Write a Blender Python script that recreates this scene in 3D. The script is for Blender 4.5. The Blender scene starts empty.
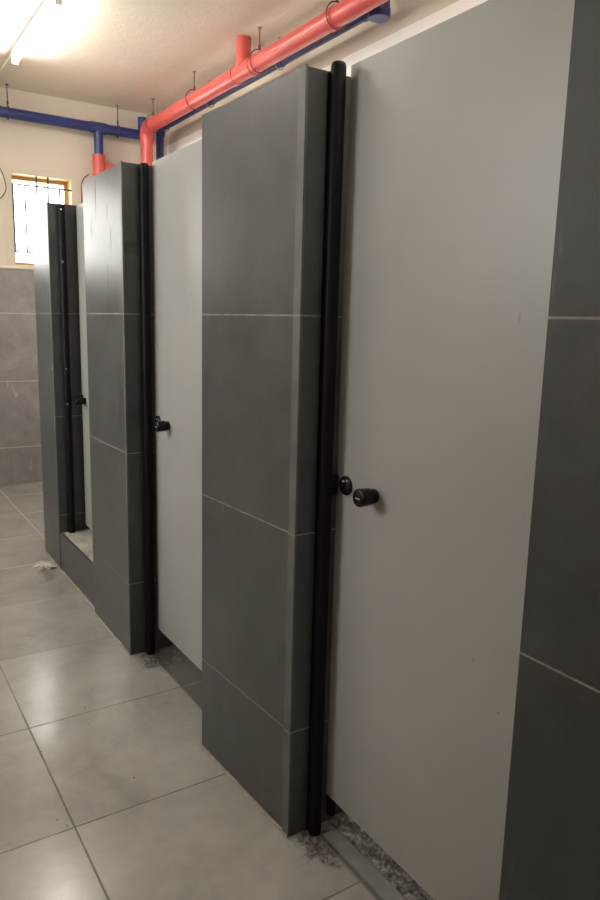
import bpy, bmesh, math, random
from mathutils import Vector, Matrix
random.seed(7)
C = bpy.context.scene.collection
sc = bpy.context.scene

# ------------------------------------------------------------------ materials
def mat(name):
    m = bpy.data.materials.new(name); m.use_nodes = True
    nt = m.node_tree
    return m, nt, nt.nodes['Principled BSDF']

def N(nt, t, **k):
    n = nt.nodes.new(t)
    for a, v in k.items():
        if a in n.inputs and not hasattr(n, a): n.inputs[a].default_value = v
        else: setattr(n, a, v)
    return n

def math_(nt, op, a, b=None, c=None, clamp=False):
    n = nt.nodes.new('ShaderNodeMath'); n.operation = op; n.use_clamp = clamp
    for i, v in enumerate((a, b, c)):
        if v is None: continue
        if isinstance(v, (int, float)): n.inputs[i].default_value = v
        else: nt.links.new(v, n.inputs[i])
    return n.outputs[0]

def noise(nt, vec, scale, detail=3, rough=.55, dist=0.0):
    n = nt.nodes.new('ShaderNodeTexNoise')
    n.inputs['Scale'].default_value = scale; n.inputs['Detail'].default_value = detail
    n.inputs['Roughness'].default_value = rough; n.inputs['Distortion'].default_value = dist
    nt.links.new(vec, n.inputs['Vector'])
    return n.outputs['Fac']

def mapping(nt, vec, scale=(1, 1, 1), loc=(0, 0, 0), rot=(0, 0, 0)):
    n = nt.nodes.new('ShaderNodeMapping')
    n.inputs['Scale'].default_value = scale; n.inputs['Location'].default_value = loc; n.inputs['Rotation'].default_value = rot
    nt.links.new(vec, n.inputs['Vector'])
    return n.outputs[0]

def ramp(nt, fac, stops):
    n = nt.nodes.new('ShaderNodeValToRGB')
    e = n.color_ramp.elements
    while len(e) < len(stops): e.new(.5)
    for i, (p, c) in enumerate(stops):
        e[i].position = p; e[i].color = (*c, 1) if len(c) == 3 else c
    nt.links.new(fac, n.inputs[0])
    return n.outputs[0]

def mix(nt, fac, a, b):
    n = nt.nodes.new('ShaderNodeMix'); n.data_type = 'RGBA'
    for s, v in ((0, fac), (6, a), (7, b)):
        if isinstance(v, (int, float)): n.inputs[s].default_value = v
        elif isinstance(v, tuple): n.inputs[s].default_value = (*v, 1)
        else: nt.links.new(v, n.inputs[s])
    return n.outputs[2]

def smooth(nt, v, a, b):
    n = nt.nodes.new('ShaderNodeMapRange'); n.interpolation_type = 'SMOOTHSTEP'
    n.inputs[1].default_value = a; n.inputs[2].default_value = b
    nt.links.new(v, n.inputs[0])
    return n.outputs[0]

def coords(nt):
    g = nt.nodes.new('ShaderNodeNewGeometry')
    s = nt.nodes.new('ShaderNodeSeparateXYZ'); nt.links.new(g.outputs['Position'], s.inputs[0])
    return g.outputs['Position'], s.outputs[0], s.outputs[1], s.outputs[2]

def bump(nt, h, bs, strength=.1, dist=.01):
    n = nt.nodes.new('ShaderNodeBump'); n.inputs['Strength'].default_value = strength; n.inputs['Distance'].default_value = dist
    nt.links.new(h, n.inputs['Height']); nt.links.new(n.outputs[0], bs.inputs['Normal'])

def plain(name, col, rough=.5, metal=0.0, spec=.5, nscale=0, namt=.06, bmp=0):
    m, nt, bs = mat(name)
    bs.inputs['Base Color'].default_value = (*col, 1); bs.inputs['Roughness'].default_value = rough
    bs.inputs['Metallic'].default_value = metal; bs.inputs['Specular IOR Level'].default_value = spec
    if nscale:
        p, x, y, z = coords(nt)
        f = noise(nt, p, nscale, 4)
        a = tuple(c * (1 - namt) for c in col); b = tuple(min(1, c * (1 + namt)) for c in col)
        nt.links.new(ramp(nt, f, [(.3, a), (.7, b)]), bs.inputs['Base Color'])
        if bmp: bump(nt, f, bs, bmp, .004)
    return m

def wall_tile(name, col, rough=.38, streak=0, spec=.5, dust=0.0):
    """dark grey stone-look porcelain"""
    m, nt, bs = mat(name)
    p, x, y, z = coords(nt)
    f1 = noise(nt, p, 2.3, 6, .62, .6); f2 = noise(nt, p, 14, 5, .6)
    f = math_(nt, 'ADD', math_(nt, 'MULTIPLY', f1, .7), math_(nt, 'MULTIPLY', f2, .3))
    a = tuple(c * .78 for c in col); b = tuple(c * 1.3 for c in col)
    c = ramp(nt, f, [(.35, a), (.65, b)])
    # pale scuffs
    sp = noise(nt, mapping(nt, p, (30, 30, 5)), 1.0, 2, .5, .8)
    c = mix(nt, math_(nt, 'MULTIPLY', smooth(nt, sp, .70, .78), .35), c, tuple(min(1, k * 2.6) for k in col))
    rr = math_(nt, 'ADD', rough - .08, math_(nt, 'MULTIPLY', f1, .18))
    if streak:
        # grey rub marks and runs on the upper tile, long in z
        st = noise(nt, mapping(nt, p, (1, 34, 3.2), rot=(.16 * streak, 0, 0)), 1.0, 3, .5, .5)
        k = math_(nt, 'MULTIPLY', smooth(nt, st, .64, .70), smooth(nt, z, 1.6, 1.75))
        c = mix(nt, math_(nt, 'MULTIPLY', k, .8), c, (.035, .033, .03))
        rr = math_(nt, 'ADD', rr, math_(nt, 'MULTIPLY', k, .35))
    nt.links.new(c, bs.inputs['Base Color']); nt.links.new(rr, bs.inputs['Roughness'])
    bs.inputs['Specular IOR Level'].default_value = spec
    bump(nt, noise(nt, p, 5, 3), bs, .12, .01)
    return m

M = {}
TILE = (.056, .057, .059)
M['tile'] = wall_tile('grey_wall_tile', TILE, .32)
M['tile_s1'] = wall_tile('grey_wall_tile_rubbed', TILE, .30, 1, .5)
M['tile_s2'] = wall_tile('grey_wall_tile_runs', TILE, .30, .01, .5)
M['tile_p0'] = wall_tile('grey_wall_tile_matt', tuple(k * .9 for k in TILE), .5, spec=.3)
M['tile_back'] = wall_tile('back_wall_tile', (.27, .270, .268), .5)
M['grout_pale'] = plain('pale_grout', (.52, .50, .46), .85)
M['grout'] = plain('light_grout', (.24, .23, .215), .85, nscale=30, namt=.25)
M['grout_dim'] = plain('grey_grout', (.24, .235, .225), .85, nscale=30, namt=.25)
M['trim'] = plain('pale_tile_edge', (.098, .100, .100), .45, nscale=12, namt=.18)
M['bead'] = plain('dirty_grout_bead', (.30, .275, .24), .8, nscale=22, namt=.35)
M['sill'] = plain('cement_sill', (.34, .33, .30), .6, nscale=9, namt=.3, bmp=.3)
M['stone'] = plain('grey_green_stone', (.155, .165, .155), .55, nscale=9, namt=.25)
M['post'] = plain('black_plastic', (.005, .005, .006), .5, spec=.14, nscale=6, namt=.2)
M['knob'] = plain('black_knob', (.005, .005, .006), .22, spec=.3)
M['chip'] = plain('pale_mark_and_glint', (.6, .6, .6), .4)
M['screw'] = plain('screw_steel', (.7, .7, .7), .3, 1.0)
M['red'] = plain('red_pipe_paint', (.62, .10, .085), .3, nscale=5, namt=.1)
M['blue'] = plain('blue_pipe_paint', (.028, .042, .17), .38, nscale=6, namt=.2)
M['blue_face'] = plain('blue_cap_paint', (.10, .12, .26), .45, nscale=6, namt=.15)
M['rust'] = plain('painted_hanger_rod', (.22, .05, .045), .5)
M['rod'] = plain('dark_hanger_rod', (.05, .045, .09), .5)
M['steel'] = plain('hanger_steel', (.35, .3, .27), .5, .6)
M['ochre'] = plain('ochre_window_frame', (.62, .36, .13), .45, nscale=8, namt=.12)
M['reveal'] = plain('yellow_reveal_paint', (.80, .62, .30), .6)
M['bar'] = plain('dark_grille_bar', (.05, .04, .06), .5)
M['white'] = plain('white_enamel', (.82, .80, .76), .35)
M['wire'] = plain('black_wire', (.02, .02, .02), .5)
M['concrete'] = plain('mortar_bed', (.20, .195, .18), .9)
M['band'] = plain('white_wall_band', (.94, .92, .88), .5, nscale=3, namt=.03)

def plaster(name, col, spot):
    m, nt, bs = mat(name)
    p, x, y, z = coords(nt)
    f = noise(nt, p, 1.4, 4)
    c = ramp(nt, f, [(.3, tuple(k * .95 for k in col)), (.7, tuple(min(1, k * 1.03) for k in col))])
    nt.links.new(c, bs.inputs['Base Color']); bs.inputs['Roughness'].default_value = .62
    h = math_(nt, 'ADD', noise(nt, p, 60, 3), noise(nt, p, 14, 2))
    bump(nt, h, bs, spot, .006)
    return m
M['plaster'] = plaster('cream_plaster', (.70, .63, .53), .25)
M['ceiling'] = plaster('textured_ceiling_paint', (.88, .775, .64), .32)

# door laminate, with a few little rub marks that belong to it
def door_mat(name, marks):
    m, nt, bs = mat(name)
    p, x, y, z = coords(nt)
    f = noise(nt, p, 3, 3)
    c = ramp(nt, f, [(.3, (.290, .294, .284)), (.7, (.314, .318, .307))])
    for (my, mz, ry, rz) in marks:
        dy = math_(nt, 'DIVIDE', math_(nt, 'SUBTRACT', y, my), ry); dz = math_(nt, 'DIVIDE', math_(nt, 'SUBTRACT', z, mz), rz)
        d = math_(nt, 'ADD', math_(nt, 'MULTIPLY', dy, dy), math_(nt, 'MULTIPLY', dz, dz))
        c = mix(nt, math_(nt, 'MULTIPLY', math_(nt, 'LESS_THAN', d, 1), .5), c, (.15, .15, .145))
    nt.links.new(c, bs.inputs['Base Color'])
    bs.inputs['Roughness'].default_value = .36; bs.inputs['Specular IOR Level'].default_value = .45
    bump(nt, noise(nt, p, 220, 1), bs, .03, .001)
    return m
M['door1'] = door_mat('grey_door_laminate_marked', [(.975, 1.545, .0022, .012), (.905, .842, .003, .007), (1.03, .79, .003, .004), (.95, .70, .004, .004)])
M['door'] = door_mat('grey_door_laminate', [(2.55, 1.62, .004, .012), (2.60, 1.30, .004, .004)])
M['door_edge'] = plain('door_edge_band', (.42, .41, .38), .5)

# floor: 615 x 620 mm tiles
def floor_mat():
    m, nt, bs = mat('grey_floor_tile')
    p, x, y, z = coords(nt)
    X0, PX, Y0, PY, G = .4945, .6145, 1.966, .6195, .0042
    def cell(v, o, pch):
        t = math_(nt, 'DIVIDE', math_(nt, 'SUBTRACT', v, o), pch)
        fr = math_(nt, 'FRACT', t)
        d = math_(nt, 'MULTIPLY', math_(nt, 'MINIMUM', fr, math_(nt, 'SUBTRACT', 1, fr)), pch)
        return d, math_(nt, 'FLOOR', t)
    dx, ix = cell(x, X0, PX); dy, iy = cell(y, Y0, PY)
    wob = math_(nt, 'MULTIPLY', math_(nt, 'SUBTRACT', noise(nt, p, 25, 3), .5), .003)
    d = math_(nt, 'ADD', math_(nt, 'MINIMUM', dx, dy), wob)
    g = math_(nt, 'SUBTRACT', 1, smooth(nt, d, G * .45, G * 1.05))
    cv = nt.nodes.new('ShaderNodeCombineXYZ'); nt.links.new(ix, cv.inputs[0]); nt.links.new(iy, cv.inputs[1])
    wn = nt.nodes.new('ShaderNodeTexWhiteNoise'); nt.links.new(cv.outputs[0], wn.inputs[0])
    ov = nt.nodes.new('ShaderNodeVectorMath'); ov.operation = 'MULTIPLY_ADD'
    nt.links.new(wn.outputs['Color'], ov.inputs[0]); ov.inputs[1].default_value = (9, 9, 9); nt.links.new(p, ov.inputs[2])
    f1 = noise(nt, ov.outputs[0], 2.6, 6, .6, .8); f2 = noise(nt, ov.outputs[0], 18, 4)
    f = math_(nt, 'ADD', math_(nt, 'MULTIPLY', f1, .75), math_(nt, 'MULTIPLY', f2, .25))
    c = ramp(nt, f, [(.32, (.275, .275, .262)), (.5, (.345, .345, .330)), (.68, (.405, .402, .385))])
    # tiny dark grit
    vo = nt.nodes.new('ShaderNodeTexVoronoi'); vo.inputs['Scale'].default_value = 16; nt.links.new(p, vo.inputs['Vector'])
    sp = math_(nt, 'MULTIPLY', math_(nt, 'LESS_THAN', vo.outputs['Distance'], .055), math_(nt, 'GREATER_THAN', noise(nt, p, 5, 2), .56))
    c = mix(nt, math_(nt, 'MULTIPLY', sp, .75), c, (.05, .045, .035))
    # the strip under the doors is laid in a darker tile
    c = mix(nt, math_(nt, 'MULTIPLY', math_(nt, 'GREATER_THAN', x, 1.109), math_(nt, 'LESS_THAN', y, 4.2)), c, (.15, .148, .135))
    # muddy stains around the feet of the two nearer black posts, and grime in the recesses
    def blob(cx, cy, rx, ry, ns, lo, hi):
        a = math_(nt, 'DIVIDE', math_(nt, 'SUBTRACT', x, cx), rx); b = math_(nt, 'DIVIDE', math_(nt, 'SUBTRACT', y, cy), ry)
        r = math_(nt, 'SQRT', math_(nt, 'ADD', math_(nt, 'MULTIPLY', a, a), math_(nt, 'MULTIPLY', b, b)))
        n_ = math_(nt, 'ADD', math_(nt, 'SUBTRACT', 1, r), math_(nt, 'MULTIPLY', math_(nt, 'SUBTRACT', noise(nt, p, ns, 5, .7), .5), 2.2))
        return smooth(nt, n_, lo, hi)
    s1 = blob(1.10, 1.53, .11, .14, 16, .10, .6); s2 = blob(1.12, 2.88, .12, .16, 14, .10, .6)
    st = math_(nt, 'MAXIMUM', s1, s2)
    fine = smooth(nt, noise(nt, p, 60, 4, .7), .40, .58)
    c = mix(nt, math_(nt, 'MULTIPLY', st, math_(nt, 'ADD', .35, math_(nt, 'MULTIPLY', fine, .6))), c, (.03, .026, .018))
    s4 = blob(.95, 4.2, .12, .30, 12, .5, 1.0)
    c = mix(nt, math_(nt, 'MULTIPLY', s4, .5), c, (.10, .095, .08))
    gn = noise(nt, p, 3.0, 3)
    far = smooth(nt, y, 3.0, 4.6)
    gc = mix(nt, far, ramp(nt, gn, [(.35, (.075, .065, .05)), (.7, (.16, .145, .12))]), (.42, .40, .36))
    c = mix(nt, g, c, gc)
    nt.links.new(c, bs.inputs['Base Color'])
    r = math_(nt, 'ADD', .07, math_(nt, 'MULTIPLY', f1, .26))
    r = math_(nt, 'ADD', r, math_(nt, 'MULTIPLY', math_(nt, 'MAXIMUM', g, st), .25))
    nt.links.new(r, bs.inputs['Roughness']); bs.inputs['Specular IOR Level'].default_value = .6
    h = math_(nt, 'SUBTRACT', math_(nt, 'MULTIPLY', noise(nt, p, 3.5, 3), .6), math_(nt, 'MULTIPLY', g, .8))
    bump(nt, h, bs, .10, .006)
    return m
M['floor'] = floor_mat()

def speckle_mat():
    m, nt, bs = mat('dirty_speckled_mortar')
    p, x, y, z = coords(nt)
    n1 = noise(nt, p, 26, 5, .7); n2 = noise(nt, p, 75, 4, .7)
    f = math_(nt, 'ADD', math_(nt, 'MULTIPLY', n1, .6), math_(nt, 'MULTIPLY', n2, .4))
    c = ramp(nt, f, [(.42, (.022, .021, .018)), (.50, (.10, .10, .09)), (.60, (.30, .30, .27))])
    nt.links.new(c, bs.inputs['Base Color']); bs.inputs['Roughness'].default_value = .8
    bump(nt, f, bs, .6, .01)
    return m
M['speckle'] = speckle_mat()

def emis(name, col, s):
    m = bpy.data.materials.new(name); m.use_nodes = True; nt = m.node_tree
    nt.nodes.clear(); o = nt.nodes.new('ShaderNodeOutputMaterial'); e = nt.nodes.new('ShaderNodeEmission')
    e.inputs[0].default_value = (*col, 1); e.inputs[1].default_value = s; nt.links.new(e.outputs[0], o.inputs[0])
    return m
M['tube'] = emis('lit_tube', (1.0, .955, .88), 25)

def glass():
    m = bpy.data.materials.new('window_glass'); m.use_nodes = True; nt = m.node_tree
    nt.nodes.clear(); o = nt.nodes.new('ShaderNodeOutputMaterial')
    t = nt.nodes.new('ShaderNodeBsdfTransparent'); t.inputs[0].default_value = (.95, .97, .97, 1)
    g = nt.nodes.new('ShaderNodeBsdfGlossy'); g.inputs['Roughness'].default_value = .02
    fr = nt.nodes.new('ShaderNodeFresnel'); fr.inputs[0].default_value = 1.45
    x = nt.nodes.new('ShaderNodeMixShader')
    nt.links.new(fr.outputs[0], x.inputs[0]); nt.links.new(t.outputs[0], x.inputs[1]); nt.links.new(g.outputs[0], x.inputs[2])
    nt.links.new(x.outputs[0], o.inputs[0])
    return m
M['glass'] = glass()
def film():
    m, nt, bs = mat('clear_plastic_film')
    bs.inputs['Base Color'].default_value = (.85, .84, .80, 1); bs.inputs['Roughness'].default_value = .12
    bs.inputs['Transmission Weight'].default_value = .55; bs.inputs['IOR'].default_value = 1.3
    return m
M['film'] = film()

# ------------------------------------------------------------------ mesh helpers
def link(name, bm, mats, parent=None, smooth_=False, bevel=0.0, bseg=2):
    bmesh.ops.recalc_face_normals(bm, faces=bm.faces)
    me = bpy.data.meshes.new(name); bm.to_mesh(me); bm.free()
    for k in (mats if isinstance(mats, (list, tuple)) else [mats]): me.materials.append(M[k])
    if smooth_:
        for p in me.polygons: p.use_smooth = True
        me.set_sharp_from_angle(angle=math.radians(42))
    o = bpy.data.objects.new(name, me); C.objects.link(o)
    if bevel:
        b = o.modifiers.new('bevel', 'BEVEL'); b.width = bevel; b.segments = bseg; b.limit_method = 'ANGLE'
    if parent: o.parent = parent
    return o

def box(bm, x0, x1, y0, y1, z0, z1, mi=0):
    vs = [bm.verts.new((x, y, z)) for x in (x0, x1) for y in (y0, y1) for z in (z0, z1)]
    for q in ((0, 1, 3, 2), (4, 6, 7, 5), (0, 4, 5, 1), (2, 3, 7, 6), (0, 2, 6, 4), (1, 5, 7, 3)):
        f = bm.faces.new([vs[i] for i in q]); f.material_index = mi
    return vs

def bx(*a, mi=0):
    bm = bmesh.new(); box(bm, *a, mi=mi); return bm

def stack(bm, poly, zs, mis, cap=True):
    """prism over a closed xy polygon cut at heights zs; faces between zs[i] and zs[i+1] get mis[i]"""
    rings = [[bm.verts.new((x, y, z)) for x, y in poly] for z in zs]
    n = len(poly)
    for i in range(len(zs) - 1):
        for k in range(n):
            f = bm.faces.new((rings[i][k], rings[i][(k + 1) % n], rings[i + 1][(k + 1) % n], rings[i + 1][k]))
            f.material_index = mis[i]
    if cap:
        bm.faces.new(rings[0]); bm.faces.new(rings[-1])

def joints(z0, z1, js, g=.0022):
    zs = [z0]; mi = []
    for j in js:
        if j - g <= z0 or j + g >= z1: continue
        zs += [j - g, j + g]; mi += [0, 1]
    zs.append(z1); mi.append(0)
    return zs, mi

def sweep(bm, path, r, seg=20, caps=True, mi=0):
    """round tube along a path (list of Vector / (Vector, radius))"""
    pts = [(Vector(p[0]), p[1]) if isinstance(p[0], (tuple, Vector)) else (Vector(p), r) for p in path]
    n = len(pts); rings = []
    up = None
    for i, (p, rad) in enumerate(pts):
        t = (pts[min(i + 1, n - 1)][0] - pts[max(i - 1, 0)][0])
        t = t.normalized() if t.length > 1e-9 else Vector((0, 0, 1))
        if up is None:
            up = Vector((0, 0, 1)) if abs(t.z) < .9 else Vector((1, 0, 0))
        s = t.cross(up).normalized(); up = s.cross(t).normalized()
        rings.append([bm.verts.new(p + (s * math.cos(a) + up * math.sin(a)) * rad) for a in [2 * math.pi * k / seg for k in range(seg)]])
    for i in range(n - 1):
        for k in range(seg):
            f = bm.faces.new((rings[i][k], rings[i][(k + 1) % seg], rings[i + 1][(k + 1) % seg], rings[i + 1][k])); f.material_index = mi
    if caps:
        for rr in (rings[0], rings[-1]):
            f = bm.faces.new(rr); f.material_index = mi

def tube(path, r, seg=20, caps=True):
    bm = bmesh.new(); sweep(bm, path, r, seg, caps); return bm

def elbow_pts(c, d0, d1, R, n=8):
    """points of a bend at corner c arriving along d0 and leaving along d1"""
    d0 = Vector(d0); d1 = Vector(d1); c = Vector(c)
    o = c - d0 * R + d1 * R
    return [o - d1 * R * math.cos(a) + d0 * R * math.sin(a) for a in [math.pi / 2 * k / n for k in range(n + 1)]]

def ring(c, axis, R, r, seg=28, s2=8, a0=0, a1=2 * math.pi):
    ax = Vector(axis).normalized(); u = ax.orthogonal().normalized(); v = ax.cross(u)
    pts = [Vector(c) + (u * math.cos(a) + v * math.sin(a)) * R for a in [a0 + (a1 - a0) * k / seg for k in range(seg + 1)]]
    return tube(pts, r, s2, False)

def thing(name, label, cat, loc=(0, 0, 0), rz=0, group=None):
    o = bpy.data.objects.new(name, None); C.objects.link(o); o.empty_display_size = .1
    o.location = loc; o.rotation_euler = (0, 0, rz); o['label'] = label; o['category'] = cat
    if group: o['group'] = group
    return o
def tag(o, label, cat, group=None):
    o['label'] = label; o['category'] = cat
    if group: o['group'] = group
    return o
def struct(name, bm, mats, label=None, **k):
    o = link(name, bm, mats, **k); o['kind'] = 'structure'
    if label: o['label'] = label
    return o
def keep(o, root):
    """parent while keeping coordinates given in world space"""
    o.parent = root
    o.matrix_parent_inverse = root.matrix_basis.inverted()
    return o

# ------------------------------------------------------------------ camera
f_, yaw, pitch, roll, H = 710.7837, .5752, -.1775, .0248, 1.5245
F = Vector((math.sin(yaw) * math.cos(pitch), math.cos(yaw) * math.cos(pitch), math.sin(pitch)))
R = F.cross(Vector((0, 0, 1))).normalized(); U = R.cross(F)
R2 = R * math.cos(roll) + U * math.sin(roll); U2 = -R * math.sin(roll) + U * math.cos(roll)
cam = bpy.data.cameras.new('camera'); co = bpy.data.objects.new('camera', cam); C.objects.link(co)
mw = Matrix((R2, U2, -F)).transposed().to_4x4(); mw.translation = Vector((0, 0, H)); co.matrix_world = mw
cam.sensor_fit = 'VERTICAL'; cam.sensor_height = 36; cam.sensor_width = 24; cam.lens = f_ / 900 * 36; cam.clip_start = .02
sc.camera = co

# ------------------------------------------------------------------ room shell
ZC = 3.4065; YB = 6.765; XR = 2.80; XL = -1.65; YF = -2.2; ZW = 1.925
J = [.3424, .9424, 1.5424]
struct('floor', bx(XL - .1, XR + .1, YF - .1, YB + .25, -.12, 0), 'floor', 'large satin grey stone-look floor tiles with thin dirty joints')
struct('ceiling', bx(XL - .1, XR + .1, YF - .1, YB + .25, ZC, ZC + .12), 'ceiling', 'cream painted ceiling with a lightly stippled finish')

WINS = [(-.45, .06), (.22, .76), (1.362, 1.868)]; WZ0, WZ1 = 1.965, 2.728
# back wall, painted part, with three window openings
bm = bmesh.new()
xs = sorted({XL, XR + .1, *[v for w in WINS for v in w]}); zs = [ZW, WZ0, WZ1, ZC]
yA, yB_ = YB, YB + .2
def is_hole(xa, xb, za, zb): return any(abs(xa - w[0]) < 1e-6 and abs(xb - w[1]) < 1e-6 for w in WINS) and za == WZ0
grid = {}
def gv(x, y, z):
    k = (round(x, 5), round(y, 5), round(z, 5))
    if k not in grid: grid[k] = bm.verts.new(k)
    return grid[k]
for i in range(len(xs) - 1):
    for j in range(3):
        if is_hole(xs[i], xs[i + 1], zs[j], zs[j + 1]):
            a, b, c_, d = xs[i], xs[i + 1], zs[j], zs[j + 1]
            for q in (((a, yA, c_), (a, yB_, c_), (a, yB_, d), (a, yA, d)), ((b, yA, c_), (b, yB_, c_), (b, yB_, d), (b, yA, d)),
                      ((a, yA, c_), (b, yA, c_), (b, yB_, c_), (a, yB_, c_)), ((a, yA, d), (b, yA, d), (b, yB_, d), (a, yB_, d))):
                f = bm.faces.new([gv(*p) for p in q]); f.material_index = 1
            continue
        for y in (yA, yB_):
            bm.faces.new([gv(*p) for p in ((xs[i], y, zs[j]), (xs[i + 1], y, zs[j]), (xs[i + 1], y, zs[j + 1]), (xs[i], y, zs[j + 1]))])
struct('wall_back', bm, ['plaster', 'reveal'], 'cream plaster upper part of the far wall')
# tiled lower part of the back wall, standing 12 mm proud
z_, m_ = joints(0, ZW, J, .0042)
bm = bmesh.new()
xe = [XL]
for jx in (-.3, .9, 2.1): xe += [jx - .002, jx + .002]
xe.append(XR)
for i in range(len(xe) - 1):
    for j in range(len(z_) - 1):
        mi = 1 if (i % 2 or m_[j]) else 0
        f = bm.faces.new([gv_ for gv_ in [bm.verts.new((xe[i], YB - .012, z_[j])), bm.verts.new((xe[i + 1], YB - .012, z_[j])), bm.verts.new((xe[i + 1], YB - .012, z_[j + 1])), bm.verts.new((xe[i], YB - .012, z_[j + 1]))]]); f.material_index = mi
box(bm, XL, XR, YB - .010, YB + .2, 0, ZW)
bmesh.ops.remove_doubles(bm, verts=bm.verts, dist=1e-5)
struct('wall_back_wainscot', bm, ['tile_back', 'grout_pale'], 'grey tiled lower part of the far wall')
struct('trim_1', bx(XL, XR, YB - .02, YB + .005, ZW, ZW + .022), 'plaster', 'pale ledge on top of the far wall tiles', bevel=.003)

struct('wall_right', bx(XR, XR + .1, YF, YB, 3.155, ZC), 'plaster', 'cream plaster above the stalls')
struct('wall_right_band', bx(XR - .012, XR + .1, YF, YB, 0, 3.155), 'band', 'white lower wall behind the stalls')
ADDED_WINS = [(2.2, 3.3), (4.0, 5.1)]; SZ0, SZ1 = 1.75, 2.90  # unseen left-wall windows, added to light the stall fronts
bm = bmesh.new()
box(bm, XL - .1, XL, YF, YB + .2, 0, SZ0); box(bm, XL - .1, XL, YF, YB + .2, SZ1, ZC)
e_ = [YF, *[v for w in ADDED_WINS for v in w], YB + .2]
for k in range(0, len(e_), 2): box(bm, XL - .1, XL, e_[k], e_[k + 1], SZ0, SZ1)
struct('wall_left', bm, 'plaster')
struct('wall_front', bx(XL - .1, XR + .1, YF - .1, YF, 0, ZC), 'plaster')

# windows
for n, (a, b) in enumerate(WINS):
    w = bpy.data.objects.new('window_%d' % (3 - n), None); C.objects.link(w); w.location = ((a + b) / 2, YB, WZ0); w['kind'] = 'structure'
    if n == 2: w['label'] = 'small barred window glaring white in an ochre frame on the far wall'
    yf = YB + .125
    bm = bmesh.new(); t = .03
    box(bm, a, b, yf, yf + .04, WZ1 - t, WZ1); box(bm, a, b, yf, yf + .04, WZ0, WZ0 + t)
    box(bm, a, a + t, yf, yf + .04, WZ0 + t, WZ1 - t); box(bm, b - t, b, yf, yf + .04, WZ0 + t, WZ1 - t)
    keep(link('window_frame', bm, 'ochre'), w)
    keep(link('pane', bx(a + t, b - t, yf + .016, yf + .022, WZ0 + t, WZ1 - t), 'glass'), w)
    g = bpy.data.objects.new('window_grille', None); C.objects.link(g); keep(g, w)
    for k in range(5):
        x = a + .006 + .0985 * k
        top = WZ1 if k in (2, 3, 1) and k != 1 else WZ1 - .09
        o = link('bar', tube([(x, YB - .004, 2.075), (x, YB - .004, top)], .0076, 8), 'bar'); o.parent = g
    for z in (2.075, 2.640):
        o = link('bar', tube([(a - .0, YB - .004, z), (b, YB - .004, z)], .0076, 8), 'bar'); o.parent = g

for n, (a, b) in enumerate(ADDED_WINS):  # frames and panes of the added left-wall windows
    w = bpy.data.objects.new('window_%d' % (4 + n), None); C.objects.link(w); w.location = (XL, (a + b) / 2, SZ0); w['kind'] = 'structure'
    bm = bmesh.new(); t = .03; xa, xb = XL - .07, XL - .03
    box(bm, xa, xb, a, b, SZ1 - t, SZ1); box(bm, xa, xb, a, b, SZ0, SZ0 + t)
    box(bm, xa, xb, a, a + t, SZ0 + t, SZ1 - t); box(bm, xa, xb, b - t, b, SZ0 + t, SZ1 - t)
    keep(link('window_frame', bm, 'ochre'), w)
    keep(link('pane', bx(xa + .016, xa + .022, a + t, b - t, SZ0 + t, SZ1 - t), 'glass'), w)

# painted border around the visible window
bm = bmesh.new(); a, b = WINS[2]
for q in ((a - .07, b + .07, WZ1 + .045, WZ1 + .075), (a - .07, a - .045, WZ0 - .02, WZ1 + .045), (b + .045, b + .07, WZ0 - .02, WZ1 + .045)):
    box(bm, q[0], q[1], YB - .004, YB + .002, q[2], q[3])
struct('trim_2', bm, 'plaster', 'thin plaster border around the window')

# ------------------------------------------------------------------ tiled pillars
ZT = 2.15
def pillar(name_label, Xn, yn, Xf, yf, tw, ms, xb=1.36, z1=ZT, strip=True):
    t = thing('tiled_pillar', name_label, 'pillar', (Xn, (yn + yf) / 2, 0), group='grey tiled pillars between the toilet stalls')
    zs_, mi = joints(0, z1, J)
    bm = bmesh.new(); e = .004
    stack(bm, [(Xn + .003, yn), (xb, yn), (xb, yf), (Xf, yf), (Xn, yn + tw)], zs_, mi)
    keep(link('tiled_body', bm, [ms, 'grout' if Xn else 'grout']), t)
    # corner edge strip with its own pale joint on the inner side
    k = (Xf - Xn) / (yf - yn)
    bm = bmesh.new()
    stack(bm, [(Xn - .003, yn - .002), (Xn + .004, yn - .002), (Xn + .004, yn + tw), (Xn - .003 + k * tw, yn + tw)], *joints(.001, z1 + .004, J), cap=True)
    keep(link('corner_strip', bm, ['trim', 'grout'], bevel=.001, bseg=1), t)
    bm = bmesh.new(); box(bm, Xn - .0015, Xn + .002, yn + tw, yn + tw + .0030, .001, z1)
    keep(link('corner_joint', bm, 'bead'), t)
    # bead along the foot
    keep(link('foot_bead', tube([(Xf, yf, .001), ((Xf + Xn) / 2 - .002, (yf + yn) / 2, .002), (Xn, yn, .001)], .0065, 8), 'bead'), t)
    return t
p0 = pillar('dark grey tiled pillar at the right edge, nearest to the camera', 1.003, .24, 1.003, .7942, .02, 'tile_p0')
p1 = pillar('grey tiled pillar in the middle, between the largest pale door and the second door', 1.027, 1.5969, 1.0024, 2.1521, .031, 'tile')
p2 = pillar('grey tiled pillar with a dark rub mark and warm glare, under the red pipe elbow', 1.024, 2.9658, 1.024, 3.5156, .016, 'tile_s1')
p3 = pillar('narrow grey tiled pillar in front of the window, farthest of the row', 1.044, 4.2663, 1.0465, 4.6659, .012, 'tile_s2')

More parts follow.
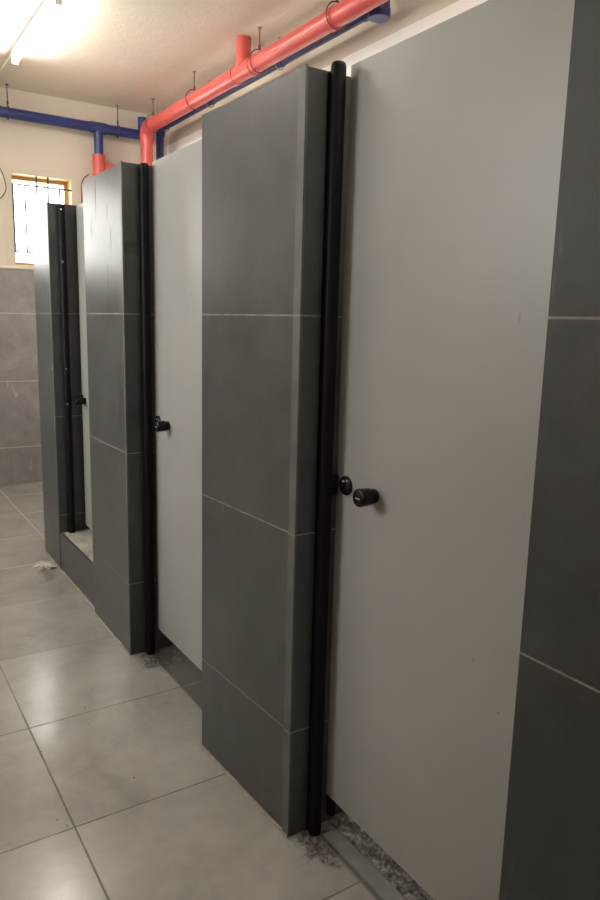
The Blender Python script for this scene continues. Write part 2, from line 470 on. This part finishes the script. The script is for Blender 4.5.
# partitions that run from the pillars to the wall behind
for k, y in enumerate((.52, 1.87, 3.24, 4.47)):
    bm = bmesh.new(); stack(bm, [(1.362, y - .05), (XR - .014, y - .05), (XR - .014, y + .05), (1.362, y + .05)], *joints(0, 2.10, J))
    struct('wall_partition' + ('' if k == 0 else '.%03d' % k), bm, ['tile', 'grout_dim'])
bm = bmesh.new(); stack(bm, [(1.01, YF), (1.11, YF), (1.11, .238), (1.01, .238)], *joints(0, ZT, J))
struct('wall_near', bm, ['tile', 'grout_dim'])

# ------------------------------------------------------------------ raised sill of the far stall, threshold of the near one
bm = bmesh.new(); box(bm, 1.040, 1.30, 3.519, 4.263, 0, .2335)
vs = [f for f in bm.faces if f.calc_center_median().z > .2]
for f in vs: f.material_index = 1
t = thing('stall_sill', 'raised tiled sill with a pale cement top under the farthest door', 'sill', (1.05, 3.9, 0))
keep(link('tiled_riser', bx(1.046, 1.062, 3.519, 4.263, 0, .2345), 'tile', bevel=.001, bseg=1), t)
bm = bmesh.new(); nx, ny = 10, 26
gr = [[bm.verts.new((1.0625 + .26 * i / nx, 3.519 + .744 * j / ny, .2335 + (random.uniform(-.003, .004) if 0 < i < nx and 0 < j < ny else 0))) for j in range(ny + 1)] for i in range(nx + 1)]
for i in range(nx):
    for j in range(ny): bm.faces.new((gr[i][j], gr[i + 1][j], gr[i + 1][j + 1], gr[i][j + 1]))
ret = bmesh.ops.extrude_face_region(bm, geom=list(bm.faces)); 
for v in [g_ for g_ in ret['geom'] if isinstance(g_, bmesh.types.BMVert)]: v.co.z = 0.001
keep(link('cement_top', bm, 'sill', smooth_=True), t)
keep(link('foot_bead', tube([(1.044, 3.519, .001), (1.044, 4.263, .001)], .006, 8), 'bead'), t)

t = thing('threshold_strip', 'pale grey stone threshold strip on the floor under the nearest door', 'threshold', (1.15, 1.2, 0))
keep(link('stone_edge', bx(1.119, 1.172, .80, 1.548, 0, .007), 'stone', bevel=.002), t)
bm = bmesh.new(); nx, ny = 12, 60
gr = [[bm.verts.new((1.1745 + .19 * i / nx, .80 + .79 * j / ny, (.008 + random.uniform(-.005, .010)) if i else .004)) for j in range(ny + 1)] for i in range(nx + 1)]
for i in range(nx):
    for j in range(ny): bm.faces.new((gr[i][j], gr[i + 1][j], gr[i + 1][j + 1], gr[i][j + 1]))
keep(link('mortar_bed', bm, 'speckle', smooth_=True), t)

# ------------------------------------------------------------------ black posts
def post(label, x, y, z0, z1, screws=(), keeper=None):
    t = thing('door_post', label, 'post', (x, y, z0), group='black round door posts')
    r = .0195
    bm = bmesh.new()
    sweep(bm, [((x, y, z0), r), ((x, y, z1 - .012), r), ((x, y, z1 - .004), r * .93), ((x, y, z1), r * .72)], r, 28)
    keep(link('tube', bm, 'post', smooth_=True), t)
    # flat flange against the tiled side face
    keep(link('flange', bx(x - .016, x + .016, y + .012, y + .0220, z0 + .001, z1 - .02), 'post'), t)
    if keeper:
        keep(link('strike', bx(x + .006, x + .028, y - .024, y - .012, keeper - .03, keeper + .03), 'post', bevel=.004), t)
    for z in screws:
        keep(link('screw', tube([(x - .008, y - .0205, z), (x - .0075, y - .0165, z)], .0055, 10), 'screw'), t)
    return t
post('black round post beside the largest pale door, nearest of the three', 1.108, 1.5745, 0, 2.168, keeper=1.085)
post('black round post below the red pipe elbow, middle of the three', 1.111, 2.9420, 0, 2.150)
post('black round post standing on the raised sill, farthest of the three', 1.113, 4.2425, .2345, 2.142, screws=(2.115, 1.83, 1.225, 1.02))

# ------------------------------------------------------------------ doors
def door(label, hinge, length, ang, z0, z1, ms, knob_z, knob_d=.165, disc_d=.040, tip=True):
    """hinge = near corner (x,y) of the corridor face; the leaf runs towards +y"""
    t = thing('stall_door', label, 'door', (hinge[0], hinge[1], z0), ang, 'pale grey stall doors')
    h = z1 - z0
    bm = bmesh.new(); box(bm, 0, .018, 0, length, 0, h)
    for f in bm.faces:
        if abs(f.calc_center_median().x - .009) < .001: f.material_index = 1
    link('panel', bm, [ms, 'door_edge'], t, bevel=.0012, bseg=2)
    kz = knob_z - z0; ky = length - knob_d
    # knob: round rose on the door, neck, fat barrel with a slightly domed end
    prof = [(0.0, .019), (-.004, .0195), (-.016, .0205), (-.0175, .019), (-.0185, .0225), (-.050, .0240), (-.0535, .0232), (-.0555, .0205), (-.056, .0)]
    bm = bmesh.new(); sweep(bm, [((x, ky, kz), max(r, .0005)) for x, r in prof], .02, 36)
    k = link('knob', bm, 'knob', t, smooth_=True)
    link('knob_mark', bx(-.0566, -.0558, ky - .009, ky + .009, kz - .0022, kz - .0002), 'chip', k)
    prof = [(0.0, .0270), (-.004, .0272), (-.008, .0250), (-.011, .019), (-.012, .010), (-.0122, .0005)]
    dy = length - disc_d
    bm = bmesh.new(); sweep(bm, [((x, dy, kz + .002), r) for x, r in prof], .02, 32)
    d = link('lock_indicator', bm, 'knob', t, smooth_=True)
    link('indicator_glint', bx(-.0118, -.0100, dy - .004, dy + .006, kz + .009, kz + .017), 'chip', d, bevel=.001)  # pale dot put on the dome as a window highlight
    return t
d1 = door('largest pale grey stall door, nearest to the camera, beside the dark right-hand pillar', (1.145, .800), .773, 0, .117, 2.168, 'door1', 1.085, .169, .047)
d2 = door('pale grey stall door between the middle pillar and the pillar under the red pipe elbow', (1.145, 2.158), .782, 0, .117, 2.160, 'door', 1.083, .150, .042)
d3 = door('narrow glimpse of pale grey door above the raised sill, farthest of the three', (1.150, 3.530), .708, -.062, .275, 2.14, 'door', 1.045, .10, .03)
# shoe under the near door's free corner
link('bottom_shoe', bx(.001, .017, .744, .771, -.062, .0), 'post', d1, bevel=.002)
link('bottom_shoe', bx(.001, .030, .02, .060, -.0395, .0), 'post', d3, bevel=.002)

# ------------------------------------------------------------------ pipes
PX, PZ, RR = 2.46, 3.195, .055
t = thing('red_drain_pipe', 'thick red drain pipe under the ceiling, turning down above the second pillar', 'pipe', (PX, 4, PZ))
ye = 6.44
path = [(PX, -1.6, PZ), (PX, ye - .10, PZ)]
keep(link('run', tube(path, RR, 32), 'red', smooth_=True), t)
eb = elbow_pts((PX, ye, PZ), (0, 1, 0), (0, 0, -1), .075, 8)
keep(link('elbow', tube([Vector((PX, ye - .135, PZ)), *eb, Vector((PX, ye, PZ - .12))], RR + .006, 32), 'red', smooth_=True), t)
keep(link('downpipe', tube([(PX, ye, PZ - .11), (PX, ye, .001)], RR, 32), 'red', smooth_=True), t)
for y in (4.50, 4.74, 3.56, 2.2): keep(link('socket', tube([(PX, y - .035, PZ), (PX, y + .035, PZ)], RR + .0045, 32), 'red', smooth_=True), t)
keep(link('vent_stub', tube([(PX, 4.62, PZ + .02), (PX, 4.62, ZC - .002)], .051, 28), 'red', smooth_=True), t)

BX, BZ = 2.655, 3.243
t = thing('blue_pipe', 'thin blue pipe running beside the red pipe above the stalls', 'pipe', (BX, 4, BZ))
keep(link('run', tube([(BX, 3.40, BZ), (BX, 6.62, BZ)], .024, 20), 'blue', smooth_=True), t)
bm = bmesh.new(); sweep(bm, [((BX, 3.40, ZC - .002), .058), ((BX, 3.40, 3.215), .058)], .058, 32)
keep(link('capped_branch', bm, 'blue', smooth_=True), t)
bm = bmesh.new(); sweep(bm, [((BX, 3.40, 3.235), .063), ((BX, 3.40, 3.198), .063), ((BX, 3.40, 3.190), .057)], .06, 32)
for f in bm.faces:
    if len(f.verts) > 10: f.material_index = 1
keep(link('end_cap', bm, ['blue', 'blue_face'], smooth_=True), t)
keep(link('socket', tube([(BX, 3.46, BZ), (BX, 3.53, BZ)], .031, 20), 'blue', smooth_=True), t)
keep(link('downpipe', tube([(BX - .012, 6.585, BZ), (BX - .012, 6.585, .001)], .036, 20), 'blue', smooth_=True), t)
keep(link('elbow', tube([(BX, 6.585, BZ + .028), (BX - .008, 6.585, BZ - .06)], .042, 20), 'blue', smooth_=True), t)
for y in (5.5, 4.44): keep(link('socket', tube([(BX, y - .02, BZ), (BX, y + .02, BZ)], .0275, 20), 'blue', smooth_=True), t)

t = thing('blue_pipe', 'blue pipe running across the far wall above the window', 'pipe', (.5, 6.655, 3.19))
WY, WZ = 6.655, 3.183
keep(link('run', tube([(XL, WY, WZ), (2.60, WY, WZ)], .042, 24), 'blue', smooth_=True), t)
keep(link('tee', tube([(2.02, WY, WZ), (2.16, WY, WZ)], .048, 24), 'blue', smooth_=True), t)
keep(link('branch', tube([(2.09, WY, WZ - .03), (2.09, WY, 2.957)], .040, 24), 'blue', smooth_=True), t)
keep(link('vent_stub', tube([(2.50, WY, WZ), (2.50, WY, 3.335)], .040, 24), 'blue', smooth_=True), t)

t = thing('red_tee_fitting', 'red tee fitting under the blue pipe on the far wall', 'pipe fitting', (2.09, WY, 2.8))
keep(link('body', tube([(2.09, WY, 2.955), (2.09, WY, 2.70)], .058, 28), 'red', smooth_=True), t)
keep(link('side_branch', tube([(2.13, WY, 2.845), (2.40, WY, 2.845)], .050, 28), 'red', smooth_=True), t)
keep(link('downpipe', tube([(2.09, WY, 2.71), (2.09, WY, .001)], .052, 24), 'red', smooth_=True), t)

def hanger(label, x, y, pz, pr, mk, ringed=True, grp='pipe hangers', top=ZC):
    t = thing('pipe_hanger', label, 'hanger', (x, y, pz), group=grp)
    keep(link('rod', tube([(x, y, pz + pr + (.03 if ringed else .004)), (x, y, top - .003)], .0042, 8), mk), t)
    keep(link('ceiling_plate', tube([(x, y, top - .008), (x, y, top - .001)], .014, 12), 'steel'), t)
    keep(link('nut', tube([(x, y, pz + pr + .022), (x, y, pz + pr + .05)], .009, 6), mk), t)
    if ringed: keep(link('strap_ring', ring((x, y, pz + .006), (0, 1, 0), pr + .016, .004), mk, smooth_=True), t)
    else: keep(link('clamp', ring((x, y, pz), (1, 0, 0), pr + .0065, .006), mk, smooth_=True), t)
    return t
g1 = 'red strap hangers along the red pipe'
hanger('red strap hanger at the red pipe elbow', PX, 6.28, PZ, RR, 'rust', grp=g1)
hanger('red strap hanger on the red pipe, between the elbow and the upright red stub', PX, 5.42, PZ, RR, 'rust', grp=g1)
hanger('red strap hanger right beside the upright red stub', PX, 4.40, PZ, RR, 'rust', grp=g1)
hanger('red strap hanger on the red pipe near the frame top, before the blue cap', PX, 3.53, PZ, RR, 'rust', grp=g1)
g2 = 'small hangers of the thin blue pipe'
hanger('small steel hanger of the thin blue pipe, beside the red elbow', BX, 6.48, BZ, .024, 'steel', True, g2)
hanger('small steel hanger of the thin blue pipe, middle of its run', BX, 5.55, BZ, .024, 'steel', True, g2)
hanger('small steel hanger of the thin blue pipe, behind the red stub', BX, 4.47, BZ, .024, 'steel', True, g2)
g3 = 'blue hangers along the far wall pipe'
hanger('dark blue rod hanger at the left frame edge on the far wall pipe', 1.335, WY, WZ, .042, 'rod', False, g3)
hanger('dark blue rod hanger on the far wall pipe, between the tee and the elbow', 2.27, WY, WZ, .042, 'rod', False, g3)

# ------------------------------------------------------------------ ceiling light
LX = 1.232
def ceiling_light(label, x, y0, y1):
    t = thing('ceiling_light', label, 'ceiling light', (x, (y0 + y1) / 2, ZC))
    bm = bmesh.new(); box(bm, x - .026, x + .026, y0, y1, ZC - .040, ZC - .001)
    keep(link('batten', bm, 'white', bevel=.004), t)
    keep(link('tube', tube([(x, y0 + .0225, ZC - .068), (x, y1 - .0225, ZC - .068)], .019, 20), 'tube', smooth_=True), t)
    for y in (y0, y1 - .022): keep(link('lampholder', bx(x - .022, x + .022, y, y + .022, ZC - .092, ZC - .038), 'white', bevel=.004), t)
    keep(link('mounting_clip', ring((x + .012, (y0 + y1) / 2 - .08, ZC - .05), (0, 1, 0), .052, .0022, 20, 6, -.3, math.pi * .8), 'rod'), t)
    return t
ceiling_light('lit white tube light on the cream ceiling near the window wall', LX, 4.60, 5.84)
ceiling_light('unseen added tube light over the middle of the room, farther one', -.6, 3.6, 4.84)  # out of view, put in because the stall fronts lacked light
ceiling_light('tube light over the stall fronts, above the nearest door', 1.10, .05, 1.29)
ceiling_light('unseen added tube light above the stalls', 2.0, .7, 1.94)  # out of view, put in to brighten rear wall, pipes and ceiling
tag(link('cable_duct', bx(LX - .008, LX + .008, 5.845, YB - .001, ZC - .012, ZC - .001), 'ceiling'), 'thin cream cable duct from the tube light to the far wall', 'cable duct')

# thin black wire on the back wall, small dark wire beside the pillar
def wire(label, pts):
    cu = []
    P = [Vector(p) for p in pts]; P = [P[0]] + P + [P[-1]]
    for i in range(1, len(P) - 2):
        for k in range(8):
            s = k / 8; a, b, c_, d = P[i - 1:i + 3]
            cu.append(.5 * ((2 * b) + (c_ - a) * s + (2 * a - 5 * b + 4 * c_ - d) * s * s + (3 * b - a - 3 * c_ + d) * s ** 3))
    cu.append(P[-2])
    return tag(link('wall_wire', tube(cu, .0035, 8), 'wire', smooth_=True), label, 'wire')
wire('thin black wire looping down the far wall left of the window', [(1.10, YB - .02, 2.95), (1.22, YB - .01, 2.83), (1.285, YB - .008, 2.72), (1.312, YB - .008, 2.61), (1.295, YB - .008, 2.55), (1.25, YB - .008, 2.50), (1.15, YB - .01, 2.46)])
wire('short dark wire on the far wall right of the window', [(2.03, YB - .008, 2.80), (1.985, YB - .008, 2.765), (1.958, YB - .008, 2.70), (1.955, YB - .008, 2.60), (1.955, YB - .008, 2.40)])

# crumpled plastic wrapper on the floor
bm = bmesh.new(); bmesh.ops.create_icosphere(bm, subdivisions=3, radius=1)
for v in bm.verts:
    r = random.uniform(.45, 1.25); v.co = Vector((v.co.x * .042 * r, v.co.y * .07 * r, max(0, v.co.z * .030 * r + .008)))
o = link('plastic_wrapper', bm, 'film'); o.location = (.965, 4.34, .001); o.rotation_euler = (0, 0, .5)
tag(o, 'crumpled clear plastic wrapper on the floor by the farthest pillar', 'wrapper')

# ------------------------------------------------------------------ light
w = bpy.data.worlds.new('sky'); sc.world = w; w.use_nodes = True
bg = w.node_tree.nodes['Background']; bg.inputs[0].default_value = (1.0, .955, .905, 1); bg.inputs[1].default_value = 4.4
for a, b in WINS:
    L = bpy.data.lights.new('window_daylight', 'AREA'); L.shape = 'RECTANGLE'; L.size = b - a; L.size_y = WZ1 - WZ0
    L.cycles.is_portal = True
    o = bpy.data.objects.new('window_daylight', L); C.objects.link(o)
    o.location = ((a + b) / 2, YB + .195, (WZ0 + WZ1) / 2); o.rotation_euler = (math.radians(-90), 0, 0)

for a, b in ADDED_WINS:  # sky portals in the added left-wall openings
    L = bpy.data.lights.new('window_daylight', 'AREA'); L.shape = 'RECTANGLE'; L.size = b - a; L.size_y = SZ1 - SZ0
    L.cycles.is_portal = True
    o = bpy.data.objects.new('window_daylight', L); C.objects.link(o)
    o.location = (XL - .095, (a + b) / 2, (SZ0 + SZ1) / 2); o.rotation_euler = (math.radians(90), 0, math.radians(-90))
sc.view_settings.view_transform = 'Standard'; sc.view_settings.look = 'None'
sc.view_settings.gamma = 1; sc.view_settings.use_curve_mapping = False
sc.view_settings.exposure = 1.82
sc.cycles.use_denoising = True
sc.cycles.max_bounces = 10; sc.cycles.diffuse_bounces = 6; sc.cycles.sample_clamp_indirect = 6
